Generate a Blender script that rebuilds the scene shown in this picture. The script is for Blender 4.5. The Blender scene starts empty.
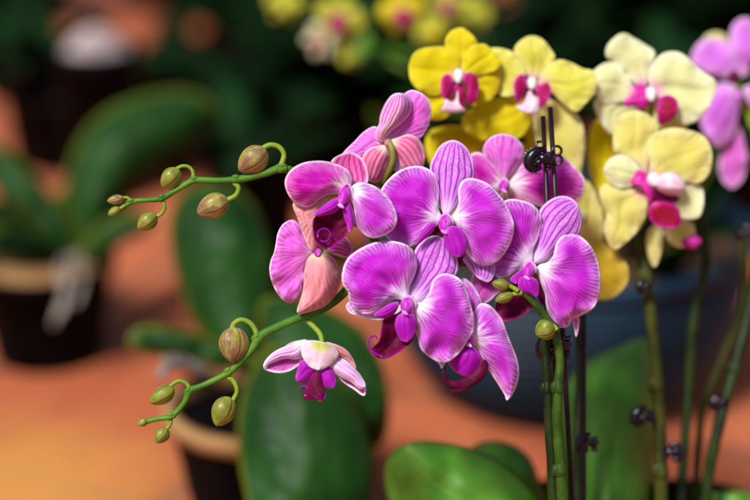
import bpy, math, random
from mathutils import Vector, noise
random.seed(7)
R=math.radians
sc=bpy.context.scene
COL=sc.collection
# ------------------------------------------------------------------ camera
TILT=R(20); CAMZ=.82; FOC=1.2; K=36/85/750
CAM=Vector((0,0,CAMZ)); FW=Vector((0,math.cos(TILT),-math.sin(TILT))); UP=Vector((0,math.sin(TILT),math.cos(TILT))); RT=Vector((1,0,0))
def P(x,y,d=0):
    D=FOC+d*.01
    return CAM+FW*D+RT*((x-375)*K*D)-UP*((y-250)*K*D)
def onz(x,y,z):
    r=FW+RT*((x-375)*K)-UP*((y-250)*K)
    return CAM+r*((z-CAMZ)/r.z)
cam=bpy.data.cameras.new('camera'); co=bpy.data.objects.new('camera',cam); COL.objects.link(co)
co.location=CAM; co.rotation_euler=(math.pi/2-TILT,0,0)
cam.lens=85; cam.sensor_width=36; cam.clip_start=.05; cam.clip_end=200
cam.dof.use_dof=True; cam.dof.focus_distance=FOC; cam.dof.aperture_fstop=1.95
sc.camera=co
# ------------------------------------------------------------------ geometry
class G:
    def __init__(s): s.v=[];s.f=[];s.m=[];s.a={k:[] for k in('ang','rad','edge','vv')}
    def add(s,p,ang=0,rad=0,edge=50,vv=0):
        s.v.append(p); s.a['ang'].append(ang); s.a['rad'].append(rad); s.a['edge'].append(edge); s.a['vv'].append(vv)
        return len(s.v)-1
WL={}
def build(g,name,mats,parent=None,solid=0,origin=None,sub=0):
    o0=Vector(origin) if origin is not None else (WL[parent.name] if parent else Vector((0,0,0)))
    me=bpy.data.meshes.new(name); me.from_pydata([tuple(v-o0) for v in g.v],[],g.f)
    for k,a in g.a.items():
        at=me.attributes.new(k,'FLOAT','POINT'); at.data.foreach_set('value',a)
    for m in (mats if isinstance(mats,(list,tuple)) else [mats]): me.materials.append(m)
    me.polygons.foreach_set('material_index',g.m); me.polygons.foreach_set('use_smooth',[True]*len(g.f))
    me.update()
    o=bpy.data.objects.new(name,me); COL.objects.link(o)
    WL[o.name]=o0
    if parent: o.parent=parent; o.location=o0-WL[parent.name]
    else: o.location=o0
    if solid:
        s=o.modifiers.new('thickness','SOLIDIFY'); s.thickness=solid; s.offset=0
    return o
def thing(name,label,cat,loc,group=None):
    o=bpy.data.objects.new(name,None); COL.objects.link(o); o.location=loc; o.empty_display_size=.02
    WL[o.name]=Vector(loc); o['label']=label; o['category']=cat
    if group:o['group']=group
    return o
def crom(pts,closed=False,n=8):
    out=[];N=len(pts)
    rng=N if closed else N-1
    D=len(pts[0])
    for i in range(rng):
        def g(j): return pts[j%N] if closed else pts[max(0,min(N-1,j))]
        a,b,c,d=g(i-1),g(i),g(i+1),g(i+2)
        for k in range(n):
            t=k/n
            out.append(tuple(.5*((2*b[q])+(c[q]-a[q])*t+(2*a[q]-5*b[q]+4*c[q]-d[q])*t*t+(3*b[q]-a[q]-3*c[q]+d[q])*t**3) for q in range(D)))
    if not closed: out.append(tuple(pts[-1]))
    return out
def resamp(pl,n):
    L=[0]
    for a,b in zip(pl,pl[1:]): L.append(L[-1]+math.dist(a,b))
    out=[];j=0
    for i in range(n+1):
        t=L[-1]*i/n
        while j<len(L)-2 and L[j+1]<t: j+=1
        s=(t-L[j])/max(1e-9,L[j+1]-L[j])
        out.append(tuple(a+(b-a)*s for a,b in zip(pl[j],pl[j+1])))
    return out
def segd(p,a,b):
    dx,dy=b[0]-a[0],b[1]-a[1]; q=dx*dx+dy*dy
    t=0 if q==0 else max(0,min(1,((p[0]-a[0])*dx+(p[1]-a[1])*dy)/q))
    return math.hypot(p[0]-a[0]-t*dx,p[1]-a[1]-t*dy)
def pet(g,pts,tip,zb,zt,cup=-.35,zl=.15,zr=.15,ruf=.12,mi=0,nu=36,nv=28,pw=1.0):
    """leaf-like sheet: outline pts[0]=base ... pts[tip] ...; depth (cm) runs from zb at base to zt at tip"""
    n=8; cl=crom(pts,True,n); ti=tip*n
    A=cl[:ti+1]; B=[cl[0]]+cl[:ti-1:-1]
    A=resamp(A,nu); B=resamp(B,nu)
    base=pts[0]; tp=pts[tip]; ln=max(math.dist(base,q) for q in pts)
    a0=math.atan2(tp[1]-base[1],tp[0]-base[0]); poly=cl[::3]
    sd=random.uniform(0,50); idx=[]
    far=[q for q in poly]
    for i in range(nu+1):
        u=i/nu; row=[]
        for j in range(nv+1):
            if i in(0,nu) and j>0: row.append(row[0]); continue
            v=j/nv*2-1; w=(v+1)/2
            x=A[i][0]*(1-w)+B[i][0]*w; y=A[i][1]*(1-w)+B[i][1]*w
            su=math.sin(math.pi*u)
            z=zb+(zt-zb)*u**pw+cup*su*(1-v*v)+(zl if v<0 else zr)*v*v*math.sqrt(max(0,su))
            z+=.10*math.exp(-(v/.13)**2)*su+ruf*(noise.noise(Vector((x*.05+sd,y*.05,sd)))*2.2+noise.noise(Vector((x*.13+sd,y*.13,sd)))*1.5*v*v)*min(1,u*2.5)
            dx,dy=x-base[0],y-base[1]; r=math.hypot(dx,dy)
            a=math.atan2(dy,dx)-a0; a=(a+math.pi)%(2*math.pi)-math.pi if r>.5 else 0
            e=min(segd((x,y),far[q],far[(q+1)%len(far)]) for q in range(len(far))) if 0<j<nv else 0
            row.append(g.add(P(x,y,z),a,r/ln,e,v))
        idx.append(row)
    for i in range(nu):
        for j in range(nv):
            q=[idx[i][j],idx[i][j+1],idx[i+1][j+1],idx[i+1][j]]
            q2=[]
            for t in q:
                if t not in q2:q2.append(t)
            if len(q2)>2: g.f.append(q2); g.m.append(mi)
def tube(g,pts,rad,mi=0,ns=12,world=False,n=6,cap=True):
    """pts (x,y,depth) in photo units or world points; rad per point"""
    if not isinstance(rad,(list,tuple)): rad=[rad]*len(pts)
    W=[]
    for p,r in zip(pts,rad):
        if world: W.append((*p,r))
        else: W.append((*P(*p),r*K*(FOC+p[2]*.01)))
    W=crom(W,False,n); rings=[]; N=len(W); prev=None; L=0
    for i,w in enumerate(W):
        c=Vector(w[:3]); t=(Vector(W[min(N-1,i+1)][:3])-Vector(W[max(0,i-1)][:3])).normalized()
        if prev is None:
            h=Vector((0,1,0)) if abs(t.y)<.9 else Vector((1,0,0)); nrm=t.cross(h).normalized()
        else: nrm=(prev-t*prev.dot(t)).normalized()
        prev=nrm; b=t.cross(nrm)
        if i: L+=(c-Vector(W[i-1][:3])).length
        ring=[]
        for k in range(ns):
            th=2*math.pi*k/ns
            ring.append(g.add(c+(nrm*math.cos(th)+b*math.sin(th))*max(1e-5,w[3]*(1+.09*(noise.noise(Vector((L*55,w[0]*9,w[2]*9))))+.05*noise.noise(Vector((L*160,th,w[0]*5))))),th,L*100,50,math.cos(th)))
        rings.append(ring)
    for a,b in zip(rings,rings[1:]):
        for k in range(ns): g.f.append([a[k],a[(k+1)%ns],b[(k+1)%ns],b[k]]); g.m.append(mi)
    if cap: g.f.append(rings[0][::-1]); g.m.append(mi); g.f.append(rings[-1]); g.m.append(mi)
def blob(g,a,t,hw,mi=0,ns=28,nr=22,lob=.05,p1=.84,p2=.62,flat=1.0):
    """egg shape from a to t (x,y,depth), half width px"""
    A=P(*a);T=P(*t); ax=(T-A); L=ax.length; ax.normalize()
    h=FW; n1=ax.cross(h).normalized(); n2=ax.cross(n1)
    w=hw*K*(FOC+a[2]*.01); rings=[]
    for i in range(nr+1):
        s=i/nr; prof=(math.sin(math.pi*s**p1) if 0<s<1 else 0)**p2
        ring=[]
        for k in range(ns):
            th=2*math.pi*k/ns; rr=w*prof*(1+lob*math.cos(3*th+.6)+lob*.5*math.cos(6*th))
            sd=(s-.5); 
            ring.append(g.add(A+ax*(L*s)+(n1*math.cos(th)+n2*math.sin(th)*flat)*max(rr,1e-5),th,s,50,math.cos(th)))
        rings.append(ring)
    for x,y in zip(rings,rings[1:]):
        for k in range(ns): g.f.append([x[k],x[(k+1)%ns],y[(k+1)%ns],y[k]]); g.m.append(mi)
def lathe(g,c,prof,mi=0,ns=48):
    rings=[]
    for r,z in prof:
        rings.append([g.add(Vector((c[0]+r*math.cos(2*math.pi*k/ns),c[1]+r*math.sin(2*math.pi*k/ns),c[2]+z)),k/ns*6.28,z,50,0) for k in range(ns)])
    for x,y in zip(rings,rings[1:]):
        for k in range(ns): g.f.append([x[k],x[(k+1)%ns],y[(k+1)%ns],y[k]]); g.m.append(mi)
# ------------------------------------------------------------------ materials
class NT:
    def __init__(s,name):
        s.m=bpy.data.materials.new(name); s.m.use_nodes=True; s.t=s.m.node_tree; s.t.nodes.clear()
        s.out=s.t.nodes.new('ShaderNodeOutputMaterial')
    def n(s,k,**kw):
        x=s.t.nodes.new(k)
        for a,b in kw.items(): setattr(x,a,b)
        return x
    def l(s,a,b): s.t.links.new(a,b)
    def put(s,sock,v):
        if hasattr(v,'node'): s.l(v,sock)
        else: sock.default_value=v
    def math(s,op,a,b=0,c=0,clamp=False):
        x=s.n('ShaderNodeMath',operation=op,use_clamp=clamp); s.put(x.inputs[0],a); s.put(x.inputs[1],b)
        if op in('MULTIPLY_ADD',): s.put(x.inputs[2],c)
        return x.outputs[0]
    def mr(s,v,a,b,c=0,d=1,sm=True):
        x=s.n('ShaderNodeMapRange'); x.interpolation_type='SMOOTHSTEP' if sm else 'LINEAR'
        for i,q in enumerate((v,a,b,c,d)): s.put(x.inputs[i],q)
        return x.outputs[0]
    def mix(s,f,a,b):
        x=s.n('ShaderNodeMix',data_type='RGBA'); s.put(x.inputs[0],f)
        s.put(x.inputs[6],a if hasattr(a,'node') else (*a,1)); s.put(x.inputs[7],b if hasattr(b,'node') else (*b,1))
        return x.outputs[2]
    def at(s,k):
        x=s.n('ShaderNodeAttribute',attribute_name=k); return x.outputs['Fac']
    def vec(s,x,y,z=0):
        c=s.n('ShaderNodeCombineXYZ'); s.put(c.inputs[0],x); s.put(c.inputs[1],y); s.put(c.inputs[2],z); return c.outputs[0]
    def noise(s,v,scale=1,det=2,rough=.5):
        x=s.n('ShaderNodeTexNoise'); x.inputs['Scale'].default_value=scale; x.inputs['Detail'].default_value=det; x.inputs['Roughness'].default_value=rough
        if v is not None: s.l(v,x.inputs['Vector'])
        return x.outputs['Fac']
    def obj(s): return s.n('ShaderNodeTexCoord').outputs['Object']
    def rnd(s): return s.n('ShaderNodeObjectInfo').outputs['Random']
    def fin(s,col,rough=.5,spec=.3,trans=0,bump=None,bd=.0004,bs=.5,coat=0,sheen=0):
        p=s.n('ShaderNodeBsdfPrincipled'); s.put(p.inputs['Base Color'],col if hasattr(col,'node') else (*col,1)); s.put(p.inputs['Roughness'],rough); p.inputs['Specular IOR Level'].default_value=spec
        p.inputs['Coat Weight'].default_value=coat; p.inputs['Sheen Weight'].default_value=sheen
        sh=p.outputs[0]
        if bump is not None:
            b=s.n('ShaderNodeBump'); b.inputs['Distance'].default_value=bd; b.inputs['Strength'].default_value=bs; s.l(bump,b.inputs['Height']); s.l(b.outputs[0],p.inputs['Normal'])
        if trans:
            t=s.n('ShaderNodeBsdfTranslucent'); s.put(t.inputs[0],col if hasattr(col,'node') else (*col,1))
            x=s.n('ShaderNodeMixShader'); x.inputs[0].default_value=trans; s.l(sh,x.inputs[1]); s.l(t.outputs[0],x.inputs[2]); sh=x.outputs[0]
        s.l(sh,s.out.inputs[0]); return s.m
def petal_mat(name,deep,light,vein,white,rim,nf=9,base=(.08,.30),outer=15,rimw=(.4,2.2),vs=.75,trans=.25,streak=.2,spec=.14,nv=7.5):
    t=NT(name); ang,rad,edge=t.at('ang'),t.at('rad'),t.at('edge'); rn=t.math('MULTIPLY',t.rnd(),40)
    dist=t.noise(t.vec(t.math('MULTIPLY',ang,1.6),t.math('MULTIPLY',rad,2.6),rn),1.3,2,.45); a=t.math('ADD',ang,t.math('MULTIPLY',t.math('SUBTRACT',dist,.5),.22))
    S=t.mr(t.noise(t.vec(t.math('MULTIPLY',a,nf),t.math('MULTIPLY',rad,1.6),rn),1.3,3,.6),.36,.64)
    def lines(freq,off,w0,w1):
        f=t.math('ABSOLUTE',t.math('SUBTRACT',t.math('FRACT',t.math('ADD',t.math('MULTIPLY',a,freq),off)),.5))
        return t.mr(f,w0,w1,1,0)
    A1=t.math('MULTIPLY',lines(nv,0,.03,.17),t.mr(rad,.10,.30,0,1))
    A2=t.math('MULTIPLY',lines(nv,.5,.02,.15),t.mr(t.math('ADD',rad,t.math('MULTIPLY',S,.18)),.42,.62,0,.9))
    A3=t.math('MULTIPLY',lines(nv*2,.25,.03,.22),t.mr(t.math('ADD',rad,t.math('MULTIPLY',S,.14)),.68,.84,0,.75))
    brk=t.mr(t.noise(t.obj(),110,4,.65),.38,.60,.10,1)
    V=t.math('MULTIPLY',t.math('MAXIMUM',t.math('MAXIMUM',A1,A2),A3),brk)
    big=t.noise(t.obj(),26,2)
    of=t.mr(edge,outer,rimw[0],.0,1)
    k=t.math('MULTIPLY',of,t.math('MULTIPLY_ADD',S,.4,.55))
    k=t.math('ADD',k,t.math('MULTIPLY',t.math('SUBTRACT',big,.45),.7),clamp=True)
    c=t.mix(k,deep,light)
    c=t.mix(t.math('MULTIPLY',V,t.math('MULTIPLY_ADD',of,vs*.5,vs*.55),clamp=True),c,vein)
    st=t.math('MULTIPLY',t.mr(t.noise(t.vec(t.math('MULTIPLY',a,nf*2.4),t.math('MULTIPLY',rad,1.2),t.math('ADD',rn,17)),1.2,2,.6),.5,.7),t.mr(rad,base[1]+.26,base[1]-.1,0,streak*2))
    c=t.mix(st,c,white)
    W=t.mr(t.math('ADD',rad,t.math('MULTIPLY',t.math('SUBTRACT',S,.5),-.12)),base[1],base[0])
    c=t.mix(W,c,white)
    ew=t.math('ADD',edge,t.math('MULTIPLY',t.math('SUBTRACT',t.noise(t.obj(),150,2),.5),1.6))
    c=t.mix(t.mr(ew,rimw[1],rimw[0],0,.85),c,rim)
    h=t.math('ADD',t.math('MULTIPLY',V,-1.0),t.math('MULTIPLY',t.noise(t.obj(),800,3),.9))
    return t.fin(c,.5,spec,trans,bump=h,bd=.00035,bs=.6)
def stripe_mat(name,ground,line,rim,white,ns=3.5,wid=.2,base=(.05,.3),green=None,trans=.22,net=.6):
    t=NT(name); vv,rad,edge=t.at('vv'),t.at('rad'),t.at('edge'); rn=t.math('MULTIPLY',t.rnd(),40)
    d=t.math('MULTIPLY',t.math('SUBTRACT',t.noise(t.vec(t.math('MULTIPLY',vv,2.5),t.math('MULTIPLY',rad,7),rn),1,2),.5),.5)
    w=t.math('MULTIPLY',t.math('ADD',vv,t.math('MULTIPLY',d,.25)),ns)
    f=t.math('ABSOLUTE',t.math('SUBTRACT',t.math('FRACT',t.math('ADD',w,.5)),.5))
    li=t.mr(f,.05,.05+wid,1,0)
    n3=t.noise(t.vec(t.math('MULTIPLY',vv,7),t.math('MULTIPLY',rad,15),rn),1,1.5)
    net_=t.math('MULTIPLY',t.mr(t.math('ABSOLUTE',t.math('SUBTRACT',n3,.5)),0,.07,1,0),t.mr(rad,.35,.7,.1,net))
    m=t.math('MAXIMUM',li,net_); m=t.math('MULTIPLY',m,t.mr(rad,.1,.4,.3,.95))
    big=t.noise(t.obj(),40,2); g=t.mix(t.mr(big,.35,.65),ground,[x*.7+.25*l for x,l in zip(ground,line)])
    if green: g=t.mix(t.mr(t.math('ADD',t.math('ABSOLUTE',vv),t.math('MULTIPLY',rad,.5)),.75,.2,0,.8),g,green)
    c=t.mix(m,g,line); c=t.mix(t.mr(rad,base[1],base[0]),c,white)
    c=t.mix(t.mr(edge,3,.8,0,.8),c,rim)
    return t.fin(c,.5,.14,trans,bump=t.math('ADD',t.math('SUBTRACT',1,m),t.math('MULTIPLY',t.noise(t.obj(),900,2),.6)),bd=.0004,bs=.55)
M={}
M['violet']=petal_mat('violet_petal',(.52,.010,.56),(.80,.32,.86),(.30,.001,.36),(.90,.84,.96),(.94,.80,.95),base=(.11,.33),rimw=(.9,2.9))
M['magenta']=petal_mat('magenta_petal',(.56,.006,.42),(.82,.24,.70),(.34,.001,.20),(.94,.80,.86),(.95,.78,.88),base=(.10,.30),rimw=(.9,2.9))
M['pinkback']=petal_mat('pink_petal_back',(.70,.08,.60),(.82,.28,.78),(.50,.01,.40),(.90,.62,.70),(.92,.74,.92),nf=5,base=(.02,.22),outer=22,vs=.7,nv=4)
M['salmon']=petal_mat('salmon_sepal_back',(.74,.24,.30),(.84,.46,.46),(.52,.03,.14),(.80,.62,.36),(.88,.56,.64),nf=6,base=(.02,.2),outer=16,vs=.5,rimw=(.5,2),nv=4)
M['pale']=petal_mat('pale_lilac_back',(.72,.34,.78),(.84,.58,.88),(.56,.16,.62),(.84,.84,.62),(.92,.86,.94),nf=5,base=(.05,.32),outer=16,vs=.3,nv=4)
M['palegreen']=petal_mat('pale_sepal_back',(.84,.50,.68),(.88,.72,.80),(.74,.36,.54),(.54,.56,.10),(.92,.86,.90),nf=6,base=(.20,.52),outer=16,vs=.25,nv=4)
M['stripe']=stripe_mat('striped_sepal',(.74,.32,.84),(.42,.006,.52),(.86,.62,.94),(.86,.66,.92))
M['stripepink']=stripe_mat('striped_pink_sepal',(.80,.20,.52),(.50,.005,.22),(.92,.64,.82),(.8,.4,.6),ns=3)
M['hood']=stripe_mat('striped_hood_back',(.84,.46,.76),(.62,.08,.54),(.92,.66,.90),(.7,.3,.5),ns=4,green=(.60,.54,.25),wid=.25)
M['salmonstripe']=stripe_mat('striped_salmon_back',(.84,.34,.46),(.70,.09,.32),(.88,.60,.70),(.88,.72,.50),ns=3,wid=.4,net=.35)
M['yellow']=petal_mat('yellow_petal',(.76,.64,.008),(.86,.76,.03),(.60,.46,.004),(.88,.50,.40),(.90,.80,.14),nf=4,base=(.0,.22),vs=.25,rimw=(0,1.2),trans=.4,streak=0,nv=5,spec=.06)
M['lemon']=petal_mat('lemon_petal',(.78,.76,.10),(.87,.85,.26),(.66,.58,.04),(.90,.52,.58),(.92,.88,.40),nf=4,base=(.05,.30),vs=.22,rimw=(0,1.2),trans=.4,streak=.1,nv=5,spec=.06)
M['gold']=petal_mat('gold_petal_back',(.60,.42,.03),(.74,.56,.10),(.48,.28,.02),(.6,.42,.08),(.78,.6,.16),nf=4,base=(.0,.1),vs=.5,rimw=(0,1.5),trans=.35,streak=0,nv=5,spec=.06)
M['cream']=petal_mat('cream_petal',(.80,.82,.42),(.90,.91,.66),(.70,.68,.24),(.90,.36,.72),(.93,.92,.72),nf=4,base=(.04,.26),vs=.22,rimw=(0,1.2),trans=.38,streak=.15,nv=5,spec=.06)
M['creamgold']=petal_mat('cream_gold_petal',(.78,.72,.18),(.88,.84,.40),(.64,.52,.08),(.88,.3,.6),(.93,.88,.52),nf=4,base=(.03,.20),vs=.25,rimw=(0,1.2),trans=.38,streak=.1,nv=5,spec=.06)
M['farpink']=petal_mat('lilac_pink_petal',(.64,.16,.72),(.82,.40,.88),(.5,.06,.6),(.8,.5,.7),(.9,.6,.9),nf=4,base=(.02,.2),vs=.4,nv=4)
def simple(name,c1,c2,scale=60,rough=.45,spec=.4,trans=0,coat=0,bd=.0004,bs=.4,det=3,lo=.35,hi=.65):
    t=NT(name); n=t.noise(t.obj(),scale,det); c=t.mix(t.mr(n,lo,hi),c1,c2)
    return t.fin(c,rough,spec,trans,bump=t.noise(t.obj(),scale*6,2),bd=bd,bs=bs,coat=coat)
M['lobe']=petal_mat('lip_lobe',(.38,.004,.40),(.50,.03,.54),(.22,.002,.22),(.55,.2,.5),(.60,.10,.60),nf=4,base=(.0,.12),vs=.4,outer=5,rimw=(0,1.6),trans=.15,streak=.05)
M['maroon']=petal_mat('maroon_lip',(.11,.0015,.03),(.26,.003,.10),(.04,.001,.01),(.25,.02,.1),(.30,.01,.16),nf=5,base=(.0,.05),vs=.6,outer=5,rimw=(0,1.2),trans=.12,streak=.05)
M['crimson']=petal_mat('crimson_lip',(.30,.003,.03),(.62,.01,.30),(.20,.001,.02),(.7,.1,.4),(.72,.04,.44),nf=4,base=(.0,.16),vs=.6,outer=5,rimw=(0,1.2),trans=.2,streak=.05)
M['hotpink']=simple('hot_pink_lip',(.62,.01,.30),(.70,.05,.45),90,.4,.4,.15)
M['pinkwhite']=simple('pink_white_lip',(.84,.50,.66),(.88,.72,.80),120,.4,.4,.2)
M['column']=simple('column',(.50,.02,.48),(.74,.30,.74),150,.4,.25,.15,lo=.42,hi=.75)
M['callus']=simple('column_rim',(.66,.22,.66),(.84,.56,.84),150,.45,.2,.15)
M['whitecol']=simple('white_column',(.82,.72,.72),(.86,.82,.80),200,.35,.4,.15)
def stem_mat(name,c1,c2,c3):
    t=NT(name); n=t.noise(t.obj(),45,3); c=t.mix(t.mr(n,.35,.62),c1,c2)
    f=t.noise(t.vec(t.math('MULTIPLY',t.at('ang'),3),t.math('MULTIPLY',t.at('rad'),.35),0),2,3); c=t.mix(t.mr(f,.56,.75,0,.55),c,c3)
    return t.fin(c,.48,.22,.06,bump=t.noise(t.obj(),700,3),bd=.0004,bs=.35)
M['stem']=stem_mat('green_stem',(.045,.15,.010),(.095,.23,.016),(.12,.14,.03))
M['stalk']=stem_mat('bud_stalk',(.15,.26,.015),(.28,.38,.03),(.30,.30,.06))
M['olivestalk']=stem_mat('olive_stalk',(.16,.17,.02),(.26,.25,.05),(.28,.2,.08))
M['midstem']=stem_mat('dark_olive_stem',(.020,.055,.004),(.05,.11,.008),(.16,.15,.03))  # darker olive green of the main stem
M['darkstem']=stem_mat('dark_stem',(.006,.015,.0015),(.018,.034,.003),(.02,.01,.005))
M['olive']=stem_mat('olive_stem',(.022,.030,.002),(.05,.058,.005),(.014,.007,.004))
def bud_mat(name,g1,g2,mv,amt):
    t=NT(name); ang,s=t.at('ang'),t.at('rad')
    n=t.noise(t.vec(t.math('COSINE',ang),t.math('SINE',ang),t.math('MULTIPLY_ADD',s,.9,t.math('MULTIPLY',t.rnd(),30))),2.0,5,.65)
    c=t.mix(t.mr(t.noise(t.obj(),120,3),.35,.65),g1,g2)
    c=t.mix(t.math('MULTIPLY',t.mr(n,.44,.60),amt),c,mv)
    seam=t.math('COSINE',t.math('ADD',t.math('MULTIPLY',ang,3),.6))
    c=t.mix(t.mr(seam,-.86,-1,0,.6),c,g2)
    c=t.mix(t.mr(s,.16,.0,0,.8),c,g2)
    h=t.math('ADD',t.mr(seam,-.75,-1,1,0),t.math('MULTIPLY',n,.8))
    return t.fin(c,.38,.45,.1,bump=h,bd=.0008,bs=.7)
M['budg']=bud_mat('green_bud',(.15,.22,.015),(.32,.36,.04),(.22,.12,.05),.5)
M['budm']=bud_mat('mauve_bud',(.28,.25,.035),(.46,.38,.11),(.20,.05,.08),.75)
def leaf_mat(name,c1,c2,c3,spec=.4,rough=.35,rim=(.09,.13,.010)):
    t=NT(name); rad,vv=t.at('rad'),t.at('vv'); n=t.noise(t.obj(),14,3)
    c=t.mix(t.mr(n,.35,.65),c1,c2)
    st=t.noise(t.vec(t.math('MULTIPLY',vv,14),t.math('MULTIPLY',rad,1.5),3),1,2); c=t.mix(t.mr(st,.4,.7,0,.35),c,c3)
    mid=t.mr(t.math('ABSOLUTE',vv),.0,.06,1,0); c=t.mix(t.math('MULTIPLY',mid,.5),c,c3)
    c=t.mix(t.mr(t.at('edge'),6,.5,0,.85),c,rim)
    return t.fin(c,rough,spec,.12,bump=t.noise(t.obj(),250,3),bd=.0006,bs=.3)
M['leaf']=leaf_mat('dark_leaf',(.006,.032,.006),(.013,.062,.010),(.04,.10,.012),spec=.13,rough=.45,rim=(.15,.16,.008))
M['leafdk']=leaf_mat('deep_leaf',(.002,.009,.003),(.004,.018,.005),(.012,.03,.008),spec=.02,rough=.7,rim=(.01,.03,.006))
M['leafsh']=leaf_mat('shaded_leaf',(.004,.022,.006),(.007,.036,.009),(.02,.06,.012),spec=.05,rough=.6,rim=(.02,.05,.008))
M['leafl']=leaf_mat('bright_leaf',(.05,.21,.015),(.12,.32,.03),(.18,.36,.04),spec=.3,rough=.45)
M['black']=simple('black_plastic',(.0015,.001,.0015),(.004,.003,.003),30,.6,.04)
M['clip']=simple('black_clip',(.004,.0015,.005),(.010,.004,.012),80,.2,.45)
M['stake']=simple('stake',(.006,.002,.005),(.014,.005,.009),40,.35,.3)
M['bark']=simple('bark_mix',(.03,.015,.008),(.10,.05,.025),60,.8,.2,bd=.004,bs=1)
M['tan']=simple('tan_liner',(.24,.12,.045),(.36,.20,.08),20,.7,.2)
M['root']=simple('grey_root',(.16,.13,.11),(.34,.29,.26),60,.6,.2)
M['pebble']=simple('pale_pebbles',(.30,.22,.21),(.60,.50,.50),70,.7,.2,bd=.004,bs=1)
# bowl glaze
t=NT('blue_grey_glaze'); n=t.noise(t.obj(),9,4); c=t.mix(t.mr(n,.35,.7),(.005,.018,.038),(.014,.042,.072)); c=t.mix(t.mr(t.noise(t.obj(),120,3),.55,.75,0,.4),c,(.03,.055,.085))
M['glaze']=t.fin(c,.5,.2,bump=t.noise(t.obj(),200,3),bd=.0006,bs=.4)
# ------------------------------------------------------------------ setting
t=NT('terracotta_floor'); ob=t.obj()
mp=t.n('ShaderNodeMapping'); mp.inputs['Rotation'].default_value=(0,0,R(24)); mp.inputs['Location'].default_value=(.13,.05,0); t.l(ob,mp.inputs[0])
bk=t.n('ShaderNodeTexBrick'); bk.offset=0; bk.inputs['Scale'].default_value=1; bk.inputs['Brick Width'].default_value=.34; bk.inputs['Row Height'].default_value=.34; bk.inputs['Mortar Size'].default_value=.012; bk.inputs['Mortar Smooth'].default_value=.3
bk.inputs['Color1'].default_value=(.40,.095,.038,1); bk.inputs['Color2'].default_value=(.48,.13,.055,1); bk.inputs['Mortar'].default_value=(.20,.08,.05,1); t.l(mp.outputs[0],bk.inputs['Vector'])
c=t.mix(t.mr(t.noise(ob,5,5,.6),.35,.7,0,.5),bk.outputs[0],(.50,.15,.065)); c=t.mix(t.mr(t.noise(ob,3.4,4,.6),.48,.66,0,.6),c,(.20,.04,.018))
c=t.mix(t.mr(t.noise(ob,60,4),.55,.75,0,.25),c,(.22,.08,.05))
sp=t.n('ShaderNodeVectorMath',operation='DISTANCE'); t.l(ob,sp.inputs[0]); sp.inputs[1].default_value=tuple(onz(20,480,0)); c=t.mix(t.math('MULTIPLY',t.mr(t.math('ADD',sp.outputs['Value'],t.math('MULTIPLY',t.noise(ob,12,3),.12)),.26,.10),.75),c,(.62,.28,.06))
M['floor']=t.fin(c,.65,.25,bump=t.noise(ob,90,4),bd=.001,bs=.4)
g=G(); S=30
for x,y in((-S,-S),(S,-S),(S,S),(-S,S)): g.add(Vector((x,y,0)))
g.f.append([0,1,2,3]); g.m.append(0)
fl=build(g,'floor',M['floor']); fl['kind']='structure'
# ------------------------------------------------------------------ orchid pieces
def base_of(x,d): # point in a pot below the frame
    p=P(x,500,d); return Vector((p.x,p.y,0))
def flower(plant,label,ctr,stalk=None,col='column',colr=6,stm='stalk',ax=(0,6),sr=3):
    """flower part = column (+ pedicel); children are its petals, sepals and lip"""
    g=G(); x,y,d=ctr
    blob(g,(x,y-ax[1]*.5,d-.1),(x+ax[0],y+ax[1],d-1.0),colr,0,16,12,.02)
    mats=[M[col],M[stm],M['callus']]
    if col=='column' and colr>=5:
        X,Y=x+ax[0],y+ax[1]
        tube(g,[(x-colr*.95,y+ax[1]*.5,d-.35),(x-colr*.85,y-ax[1]*.15,d-.5),(x,y-ax[1]*.5-1,d-.55),(x+colr*.85,y-ax[1]*.15,d-.5),(x+colr*.95,y+ax[1]*.5,d-.35)],[.7,1.5,1.7,1.5,.7],2,8)
        blob(g,(X-3,Y-3,d-.9),(X+3,Y+1,d-1.3),2.0,2,10,8,.02)
    tube(g,stalk if stalk else [(x,y,d+.4),(x+2,y+3,d+1.6),(x+6,y+12,d+3)],[sr,sr*.8,sr*.8] if not stalk else [sr]*len(stalk),1,10)
    f=build(g,'flower',mats,plant,0,P(*ctr)); f['label']=label
    return f
def part(fl,name,mat,*pets,solid=.0005,**kw):
    g=G()
    for p in pets: 
        p=list(p); k=p.pop() if isinstance(p[-1],dict) else {}
        pet(g,*p,**k)
    return build(g,name,mat if isinstance(mat,list) else M[mat],fl,solid)
def tendril(fl,pts,r=.8,mat='maroon'):
    g=G(); tube(g,pts,[r]*(len(pts)-1)+[r*.4],0,8); build(g,'tendril',M[mat],fl)
def ring(cx,cy,d,r,a0=0,a1=300,n=9):
    return [(cx+r*math.cos(R(a0+(a1-a0)*i/n)),cy+r*math.sin(R(a0+(a1-a0)*i/n)),d+.03*i) for i in range(n+1)]

# ================================================================== PURPLE ORCHID
b0=base_of(558,1); PO=thing('orchid','violet and magenta moth orchid in sharp focus with two arching sprays of buds','orchid',b0)
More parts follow.
